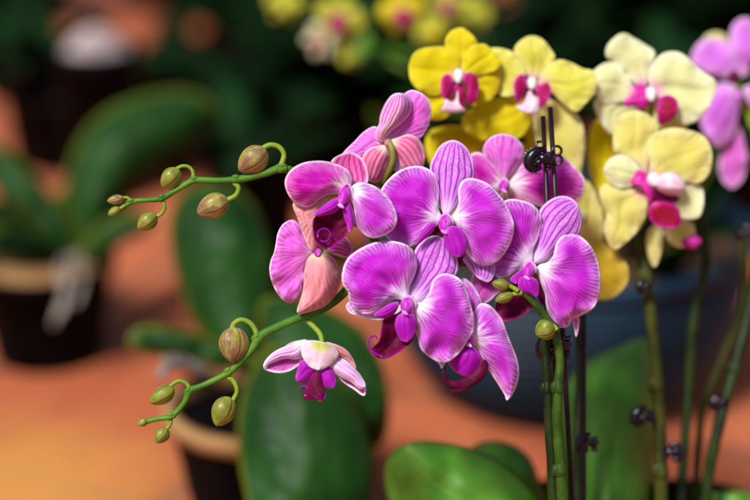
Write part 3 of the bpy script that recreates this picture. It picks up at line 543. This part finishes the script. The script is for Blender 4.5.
# ================================================================== CREAM ORCHID
b2=base_of(660,11); CO=thing('orchid','cream yellow moth orchid with magenta lips on a thick olive stem at right','orchid',b2)
F=flower(CO,'upper cream flower',(650,92,11),[(650,92,11.5),(648,110,13),(640,150,14)],'whitecol',6,ax=(2,9))
part(F,'sepal','cream',([(643,88),(628,78),(616,63),(607,58),(606,49),(612,40),(623,33),(634,38),(646,45),(655,52),(652,64),(649,78)],5,11.3,11.4,{'cup':-.2,'zl':.02,'zr':.02,'ruf':.17}))
part(F,'petal','cream',([(636,92),(626,75),(618,64),(608,62),(598,67),(591,75),(591,85),(597,97),(606,104),(620,102),(630,99)],6,11,10.8,{'cup':-.2,'zl':.02,'zr':.02,'ruf':.17}))
part(F,'petal','cream',([(652,92),(649,76),(654,61),(664,53),(676,51.5),(686,56),(696,66),(706,74),(715,80),(716,90),(710,105),(702,116),(690,124),(677,120),(665,106)],9,11,10.6,{'cup':-.25,'zl':.02,'zr':.02,'ruf':.17}))
part(F,'sepal','cream',([(638,98),(620,98),(598,98),(594,106),(602,124),(612,134),(628,126),(638,112)],5,11.5,11.6,{'cup':-.3,'zl':.02,'zr':.02,'ruf':.17}))
part(F,'sepal','creamgold',([(655,100),(668,108),(688,118),(684,130),(668,134),(655,122)],3,11.5,11.6,{'cup':-.3,'zl':.02,'zr':.02,'ruf':.17}))
part(F,'side_lobe','hotpink',([(648,92),(642,84),(636,86),(634,94),(627,98),(624,106),(634,106),(642,110),(650,104)],4,10.6,10.3,{'cup':-.3,'nu':16,'nv':12}))
part(F,'side_lobe','crimson',([(658,106),(660,98),(668,95),(676,99),(678,108),(674,117),(664,124),(658,122)],4,10.2,9.6,{'cup':-.3,'nu':18,'nv':14}))
F=flower(CO,'lower cream flower with crimson and white lip',(652,178,9.5),[(652,178,10),(650,190,12),(642,225,13.5),(640,250,13)],'whitecol',7,ax=(4,8))
part(F,'sepal','creamgold',([(646,176),(637,163),(616,154),(613,138),(616,121),(624,113),(638,111),(652,117),(659,129),(652,144),(649,160)],6,9.8,10,{'cup':-.2,'zl':.02,'zr':.02,'ruf':.17}))
part(F,'petal','cream',([(645,178),(634,161),(621,155),(610,159),(604,170),(608,180),(618,188),(632,186)],4,9.5,9.3,{'cup':-.2,'zl':.02,'zr':.02,'ruf':.17}))
part(F,'petal','creamgold',([(650,178),(650,162),(647,146),(654,134),(671,128),(688,130),(702,135),(710,146),(712,160),(709,174),(699,183),(684,182),(668,180)],7,9.5,9.3,{'cup':-.25,'zl':.02,'zr':.02,'ruf':.17}))
part(F,'sepal','creamgold',([(646,190),(630,188),(607,184),(600,189),(601,203),(607,214),(604,226),(607,240),(615,249),(629,240),(640,228),(647,212)],8,9.8,9.6,{'cup':-.25,'zl':.02,'zr':.02,'ruf':.17}))
part(F,'sepal','cream',([(653,190),(675,184),(699,184),(704,198),(701,214),(694,219),(681,218),(664,206)],4,9.8,9.9,{'cup':-.2,'zl':.02,'zr':.02,'ruf':.17}))
part(F,'side_lobe','hotpink',([(650,184),(646,174),(638,170),(634,176),(630,182),(636,186),(644,190),(650,204),(654,194)],4,9.2,8.9,{'cup':-.3,'nu':16,'nv':12}))
part(F,'side_lobe','pinkwhite',([(656,184),(662,174),(672,172),(682,178),(685,187),(680,194),(668,195),(658,190)],4,9.0,8.4,{'cup':-.7,'nu':18,'nv':14}))
part(F,'lip_throat','maroon',([(655,190),(652,200),(660,206),(672,204),(680,198),(668,194)],3,9.2,9.2,{'cup':.1,'nu':14,'nv':10}))
part(F,'lip','crimson',([(655,202),(649,209),(650,219),(658,226),(672,228),(681,224),(678,208),(668,203)],4,9.0,8.4,{'cup':-.2,'nu':18,'nv':14}))
F=flower(CO,'lowest cream flower mostly hidden with a magenta tip',(664,232,13),None,'whitecol',3,ax=(0,3))
part(F,'petal','creamgold',([(662,222),(650,228),(646,242),(650,262),(656,266),(662,248)],4,12,12,{'cup':-.3,'zl':.02,'zr':.02,'ruf':.17}))
part(F,'petal','creamgold',([(668,222),(666,236),(674,246),(686,247),(695,238),(693,224),(680,218)],3,12.2,12,{'cup':-.3,'zl':.02,'zr':.02,'ruf':.17}))
part(F,'lip','hotpink',([(682,240),(684,247),(693,249),(701,242),(698,236),(688,237)],3,11.8,11.6,{'cup':-.3,'nu':14,'nv':10}))
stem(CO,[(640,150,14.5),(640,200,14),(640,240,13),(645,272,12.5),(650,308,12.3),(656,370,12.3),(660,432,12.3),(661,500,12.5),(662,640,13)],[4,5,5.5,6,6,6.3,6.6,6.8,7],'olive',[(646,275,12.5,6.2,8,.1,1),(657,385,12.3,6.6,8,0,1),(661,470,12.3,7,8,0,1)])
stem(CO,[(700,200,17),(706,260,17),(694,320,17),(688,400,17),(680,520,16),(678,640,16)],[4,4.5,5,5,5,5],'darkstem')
g=G(); lathe(g,(b2.x,b2.y+.02,0),[(.0,.002),(.052,.002),(.054,.01),(.068,.12),(.074,.122),(.074,.134),(.068,.134),(.066,.118),(.0,.118)]); build(g,'pot',M['black'],CO)
leaf(CO,'leafl',[(700,600),(690,560),(695,510),(712,494),(740,492),(765,500),(770,540),(740,590)],4,17,20,cup=-1)

# ================================================================== LILAC PINK ORCHID, right edge
b3=base_of(705,16); LO=thing('orchid','lilac pink moth orchid out of focus at the right edge','orchid',b3)
F=flower(LO,'upper lilac flower at the right edge',(734,76,18),[(734,76,19),(742,95,20),(752,130,20)],'maroon',6,ax=(0,6))
part(F,'petal','farpink',([(734,78),(715,76),(700,70),(691,58),(700,42),(716,38),(732,46),(738,62)],4,24.0,24.0,{'cup':-.3,'zl':.02,'zr':.02,'ruf':.17}))
part(F,'petal','farpink',([(738,76),(732,56),(731,30),(742,18),(756,24),(764,50),(752,70)],4,24.4,24.4,{'cup':-.3,'zl':.02,'zr':.02,'ruf':.17}))
part(F,'sepal','creamgold',([(720,60),(706,50),(704,38),(716,32),(728,38),(728,52)],4,25.5,25.5,{'cup':-.3,'zl':.02,'zr':.02,'ruf':.17}))
F=flower(LO,'lower lilac flower at the right edge',(738,95,17),[(738,95,18),(750,110,20),(756,140,20)],'farpink',5,ax=(0,5))
part(F,'petal','farpink',([(742,92),(760,84),(780,96),(784,125),(766,140),(750,125)],3,22.8,22.6,{'cup':-.3}))
part(F,'petal','farpink',([(738,90),(722,83),(706,94),(699,112),(704,132),(716,146),(730,140),(738,118)],4,23.0,22.6,{'cup':-.9,'zl':.02,'zr':.02,'ruf':.17}))
part(F,'sepal','pinkback',([(735,120),(722,150),(720,175),(732,188),(744,176),(746,150)],3,23.6,23.8,{'cup':-.2,'zl':.02,'zr':.02,'ruf':.17}))
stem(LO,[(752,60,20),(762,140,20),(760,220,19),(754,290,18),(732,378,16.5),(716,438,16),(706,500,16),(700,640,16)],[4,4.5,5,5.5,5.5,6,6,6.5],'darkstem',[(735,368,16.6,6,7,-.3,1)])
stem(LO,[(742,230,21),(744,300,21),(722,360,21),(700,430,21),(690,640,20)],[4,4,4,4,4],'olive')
g=G(); lathe(g,(b3.x,b3.y+.04,0),[(.0,.002),(.052,.002),(.054,.01),(.068,.12),(.074,.122),(.074,.134),(.068,.134),(.066,.118),(.0,.118)]); build(g,'pot',M['black'],LO)

# ================================================================== ridged bowl
c=onz(568,441,0); br=.205; bc=(c.x,c.y+.15,0)
root=thing('planter_bowl','wide blue-grey ridged planter bowl standing on the terracotta behind the violet stem','planter',bc)
prof=[(.0,.002),(.125,.002),(.13,.006)]
for i in range(0,121):
    s=i/120; r=.13+(br-.13)*math.sin(s*math.pi/2)**.8; z=.008+.165*s; r+=.0022*math.cos(s*2*math.pi*15); prof.append((r,z))
prof+=[(br+.006,.178),(br+.006,.19),(br-.004,.192),(br-.01,.16)]
g=G(); lathe(g,bc,prof,ns=96); build(g,'bowl',M['glaze'],root)
g=G(); lathe(g,bc,[(br-.010,.165),(.1,.172),(.0,.175)]); build(g,'potting_bark',M['bark'],root)

# ================================================================== potted plants behind
def leaf3(parent,mat,base,az,ln,w,el=60,droop=70,solid=.0018,seed=0):
    """strap leaf: starts at base going up at angle el and bends down by droop degrees"""
    g=G(); nu,nv=18,8; p=Vector(base); h=Vector((math.cos(az),math.sin(az),0)); side=Vector((-h.y,h.x,0)); idx=[]
    for i in range(nu+1):
        u=i/nu; e=R(el-droop*u**1.3); t=h*math.cos(e)+Vector((0,0,1))*math.sin(e); nrm=side.cross(t)*-1
        ww=w*(math.sin(math.pi*min(1,u*.86+.14))**.6)
        row=[]
        for j in range(nv+1):
            v=j/nv*2-1
            row.append(g.add(p+side*(v*ww)+nrm*(abs(v)**1.4*ww*-.28+.004*math.sin(u*7+seed)*v),v,u,(1-abs(v))*ww*1000,v))
        idx.append(row); p=p+t*(ln/nu)
    for i in range(nu):
        for j in range(nv): g.f.append([idx[i][j],idx[i][j+1],idx[i+1][j+1],idx[i+1][j]]); g.m.append(0)
    return build(g,'leaf',M[mat],parent,solid)
def pot(parent,c,r,h,mat='black',top='bark',dome=.01):
    g=G(); lathe(g,c,[(0,.002),(r*.74,.002),(r*.76,.008),(r*.94,h*.88),(r,h*.89),(r*1.01,h),(r*.95,h),(r*.92,h*.9)]); build(g,'pot',M[mat],parent)
    g=G(); lathe(g,c,[(r*.935,h*.90),(r*.6,h*.9+dome*.6),(r*.3,h*.9+dome*.9),(0,h*.9+dome)],ns=32); build(g,'potting_bark',M[top],parent)
# left potted orchid
c=onz(42,372,0); c=Vector((c.x,c.y+.05,0)); LP=thing('potted_orchid','leafy orchid in a dark pot with tan bark and pale roots at left','potted plant',c)
pot(LP,c,.082,.118,'black','tan',.012)
D1=(c-CAM).dot(FW); d1=(D1-FOC)*100
dd=d1-4
leaf(LP,'leaf',[(92,250),(68,215),(66,180),(80,140),(105,112),(145,95),(188,90),(214,108),(204,134),(165,165),(128,192),(108,225)],7,dd+2,dd+8,cup=-2.5,zl=1.5,zr=1.5)
leaf(LP,'leaf',[(60,260),(30,225),(-5,190),(-30,150),(-10,140),(25,165),(58,205),(80,240)],3,dd+2,dd+4,cup=-2)
leaf(LP,'leaf',[(70,262),(40,240),(0,225),(-40,225),(-40,245),(0,258),(40,268)],4,dd,dd-4,cup=-2)
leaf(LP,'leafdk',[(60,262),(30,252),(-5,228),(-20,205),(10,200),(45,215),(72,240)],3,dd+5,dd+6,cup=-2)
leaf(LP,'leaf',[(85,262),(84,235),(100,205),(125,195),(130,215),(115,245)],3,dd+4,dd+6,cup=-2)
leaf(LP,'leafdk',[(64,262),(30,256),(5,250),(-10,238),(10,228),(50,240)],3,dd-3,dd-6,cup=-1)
leaf(LP,'leaf',[(75,262),(90,235),(120,215),(150,215),(150,228),(120,245),(95,262)],4,dd,dd-2,cup=-2)
leaf(LP,'leaf',[(70,255),(55,235),(52,205),(62,190),(74,205),(84,240)],3,dd+3,dd+5,cup=-1)
for pts in ([(74,255,dd-3),(70,275,dd-7),(62,300,dd-9),(54,325,dd-8)],[(80,255,dd-3),(84,280,dd-8),(76,305,dd-9)],[(66,256,dd-2),(60,270,dd-7),(66,300,dd-9),(58,318,dd-9)]):
    g=G(); tube(g,pts,[2.6]*len(pts),0,10); build(g,'root',M['root'],LP)
# middle potted orchid
c=onz(262,400,.125); c=Vector((c.x,c.y,0)); MP=thing('potted_orchid','orchid with big round leaves in tan-rimmed black pot behind the lower bud spray','potted plant',c)
g=G(); r,h=.088,.125
lathe(g,c,[(0,.002),(r*.74,.002),(r*.76,.008),(r*.97,h*.86)]); build(g,'pot',M['black'],MP)
g=G(); lathe(g,c,[(r*.97,h*.86),(r*1.04,h*.865),(r*1.05,h),(r*.93,h*1.005),(r*.90,h*.85)]); build(g,'rim',M['tan'],MP)
g=G(); lathe(g,c,[(r*.91,h*.86),(r*.5,h*.92),(0,h*.93)],ns=32); build(g,'potting_bark',M['black'],MP)  # bark coloured black: the shadow under the leaves is put into it
D1=(c-CAM).dot(FW); dd=(D1-FOC)*100-3
leaf(MP,'leaf',[(255,372),(210,345),(184,300),(172,250),(172,212),(190,188),(220,184),(250,200),(268,240),(272,300),(268,350)],6,dd+2,dd+10,cup=-2,zl=1.5,zr=1.5)
leaf(MP,'leaf',[(285,372),(262,340),(262,300),(300,300),(345,318),(375,350),(388,395),(384,440),(355,455),(320,440),(295,405)],6,dd-2,dd-6,cup=-3,zl=1.5,zr=1.5)
leaf(MP,'leaf',[(275,345),(246,384),(238,425),(243,480),(262,530),(325,548),(366,510),(372,450),(335,375)],4,dd-11,dd-18,cup=-2,zl=1,zr=1)
leaf(MP,'leaf',[(262,362),(220,342),(180,330),(145,326),(128,338),(140,352),(180,358),(225,368)],4,dd-1,dd-2,cup=-1)
for pts in ([(205,372,dd-5),(185,366,dd-7),(168,366,dd-9),(160,378,dd-10)],[(200,368,dd-5),(180,360,dd-7),(165,362,dd-9)]):
    g=G(); tube(g,pts,[5]*len(pts),0,10); build(g,'root',M['root'],MP)
# rows of potted plants further back (each placed on the floor)
def backpot(px,py,r,h,label,mat,leaves,top='bark',dome=.01,lw=.032,ll=.2,seed=0):
    rnd=random.Random(seed); c=onz(px,py,0); root=thing('potted_orchid',label,'potted plant',c,'potted orchids standing behind')
    pot(root,c,r,h,'black',top,dome)
    for k in range(leaves):
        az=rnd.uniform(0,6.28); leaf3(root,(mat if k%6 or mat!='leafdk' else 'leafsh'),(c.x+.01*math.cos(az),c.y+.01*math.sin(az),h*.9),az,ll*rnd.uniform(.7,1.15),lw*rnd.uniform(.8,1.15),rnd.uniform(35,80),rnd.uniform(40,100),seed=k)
    return root,c
def at_top(px,py,h):
    c=onz(px,py,h); q=c-CAM; g0=Vector((c.x,c.y,0)); return 375+(g0-CAM).dot(RT)/((g0-CAM).dot(FW)*K), 250-(g0-CAM).dot(UP)/((g0-CAM).dot(FW)*K)
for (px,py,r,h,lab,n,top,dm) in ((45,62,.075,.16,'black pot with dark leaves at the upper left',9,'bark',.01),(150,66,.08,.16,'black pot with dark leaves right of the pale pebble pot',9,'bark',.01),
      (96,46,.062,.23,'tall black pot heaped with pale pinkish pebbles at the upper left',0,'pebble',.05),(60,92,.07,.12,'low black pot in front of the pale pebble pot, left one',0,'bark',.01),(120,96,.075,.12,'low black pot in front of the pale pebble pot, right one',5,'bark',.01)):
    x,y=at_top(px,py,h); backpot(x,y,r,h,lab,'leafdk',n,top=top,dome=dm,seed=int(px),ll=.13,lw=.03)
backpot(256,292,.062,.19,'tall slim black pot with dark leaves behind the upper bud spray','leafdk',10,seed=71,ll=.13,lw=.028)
backpot(6,96,.05,.10,'added low black pot with dark leaves shading the floor at the far left edge','leafdk',12,seed=72,ll=.13,lw=.03)  # added pot; its leaves dim the floor strip at the edge
backpot(228,128,.06,.10,'added small black pot with dark leaves dimming the floor above the fattest bud','leafdk',9,seed=73,ll=.12,lw=.028)  # added pot that darkens the bright floor here
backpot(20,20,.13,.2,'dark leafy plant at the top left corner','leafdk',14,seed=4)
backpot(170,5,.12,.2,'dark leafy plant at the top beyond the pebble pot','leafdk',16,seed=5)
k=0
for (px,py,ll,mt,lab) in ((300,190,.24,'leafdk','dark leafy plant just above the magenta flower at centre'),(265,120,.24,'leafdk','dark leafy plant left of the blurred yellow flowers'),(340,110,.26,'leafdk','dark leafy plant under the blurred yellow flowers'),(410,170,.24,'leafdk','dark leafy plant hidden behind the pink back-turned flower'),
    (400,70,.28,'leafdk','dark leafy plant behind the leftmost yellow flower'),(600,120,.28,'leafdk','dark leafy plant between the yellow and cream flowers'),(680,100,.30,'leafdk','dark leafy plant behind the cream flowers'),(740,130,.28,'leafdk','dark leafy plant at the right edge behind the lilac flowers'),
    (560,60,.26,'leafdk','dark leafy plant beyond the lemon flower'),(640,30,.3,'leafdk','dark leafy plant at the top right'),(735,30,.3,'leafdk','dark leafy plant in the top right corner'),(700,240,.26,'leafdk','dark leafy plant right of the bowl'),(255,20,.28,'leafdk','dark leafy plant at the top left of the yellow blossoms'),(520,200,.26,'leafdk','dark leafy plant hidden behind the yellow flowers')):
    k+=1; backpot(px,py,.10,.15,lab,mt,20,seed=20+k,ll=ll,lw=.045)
for i,(px,py) in enumerate([(530,265),(600,262),(660,265)]):
    q=onz(px,py,.17); az=random.uniform(0,6)
# plants growing in the bowl
root=thing('leafy_plant','dense dark green foliage filling the ridged planter bowl','plant',(bc[0],bc[1],.17))
rnd=random.Random(5)
for k in range(46):
    az=k*.9; rr=.15*rnd.random()**.5; leaf3(root,'leafdk' if k%3 else 'leaf',(bc[0]+rr*math.cos(az),bc[1]+rr*math.sin(az),.17),az,rnd.uniform(.08,.16),.022,rnd.uniform(55,88),rnd.uniform(20,60),seed=k)

# blurred yellow orchid at the top
c=onz(390,150,0); BY=thing('orchid','greenish yellow orchid with red lips, heavily blurred along the top edge','orchid',c)
def gen(parent,cx,cy,d,rad,rot,pm,lm,label,sq=1.0):
    cs,sn=math.cos(rot),math.sin(rot)
    def T(l): return [(cx+(x*cs-y*sn)*rad,cy+(x*sn+y*cs)*rad*sq) for x,y in l]
    F=flower(parent,label,(cx,cy,d),None,'whitecol',rad*.12,ax=(0,rad*.15),sr=rad*.06)
    k={'nu':16,'nv':12,'cup':-.5}
    part(F,'sepal',pm,(T([(0,0),(-.25,-.35),(-.35,-.75),(-.1,-1),(.15,-1),(.35,-.75),(.25,-.35)]),3,d+.5,d+.8,k))
    for s in(-1,1):
        part(F,'sepal',pm,(T([(0,0),(s*.1,.4),(s*.25,.8),(s*.5,.95),(s*.7,.75),(s*.6,.4),(s*.3,.1)]),3,d+.6,d+1,k))
        part(F,'petal',pm,(T([(0,0),(s*.25,-.4),(s*.6,-.6),(s*.95,-.4),(s*1.05,0),(s*.85,.35),(s*.45,.35)]),4,d,d-.2,k))
    part(F,'lip',lm,(T([(0,-.15),(-.32,-.08),(-.42,.22),(-.22,.5),(.05,.62),(.28,.45),(.42,.2),(.3,-.1)]),4,d-.6,d-1.5,k))
    return F
M['lime']=petal_mat('lime_petal',(.50,.50,.03),(.66,.66,.08),(.40,.42,.02),(.80,.70,.4),(.7,.7,.1),nf=4,base=(0,.1),vs=.3,trans=.35,streak=0,nv=4)
for i,(x,y,rad,rot,dd,lm,pm) in enumerate([(340,12,24,.3,62,'crimson','lime'),(402,5,22,-.2,58,'crimson','yellow'),(322,34,17,1.0,66,'crimson','cream'),(432,24,17,-.6,66,'yellow','lime'),(470,8,20,.2,70,'lime','lime'),(285,-2,18,.1,66,'lime','lime'),(448,-2,18,.1,66,'crimson','lime'),(352,48,13,-.9,64,'lime','lime')]):
    y+=6
    gen(BY,x,y,dd,rad,rot,pm,lm,'small blurred greenish yellow flower')
for i,(x,y,tx,ty,w_) in enumerate([(372,30,356,62,6),(400,45,388,20,5),(430,50,452,60,6),(470,20,490,40,7),(385,60,420,74,6)]):
    leaf(BY,'leafl',[(x,y),((x+tx)/2-w_,(y+ty)/2-w_),(tx,ty),((x+tx)/2+w_,(y+ty)/2+w_)],2,62+i,60+i,cup=-.4,nu=10,nv=8)
stem(BY,[(340,30,66),(380,50,68),(430,60,70),(455,90,72),(450,150,74),(430,200,76)],[4]*6,'stem')
for a in(0.5,1.9,3.2,4.4,5.5): leaf3(BY,'leaf',(c.x,c.y,.12),a,.24,.035,60,80)
pot(BY,c,.085,.13)
# ------------------------------------------------------------------ light
w=bpy.data.worlds.new('World'); sc.world=w; w.use_nodes=True; nt=w.node_tree; bg=nt.nodes['Background']
sky=nt.nodes.new('ShaderNodeTexSky'); sky.sky_type='NISHITA'; sky.sun_disc=False
EL,AZ=52,215   # sun behind-left of the camera
sky.sun_elevation=R(EL); sky.sun_rotation=R(AZ); sky.air_density=1; sky.dust_density=3; sky.ozone_density=1
nt.links.new(sky.outputs[0],bg.inputs[0]); bg.inputs[1].default_value=.05
L=bpy.data.lights.new('sun','SUN'); L.energy=2.7; L.angle=R(12); L.color=(1,.985,.96)
lo=bpy.data.objects.new('sun',L); COL.objects.link(lo)
dv=Vector((math.sin(R(AZ))*math.cos(R(EL)),math.cos(R(AZ))*math.cos(R(EL)),math.sin(R(EL))))
lo.rotation_euler=dv.to_track_quat('Z','Y').to_euler()
sc.view_settings.view_transform='Standard'; sc.view_settings.look='None'; sc.view_settings.gamma=1; sc.view_settings.exposure=0.72
sc.render.engine='CYCLES'
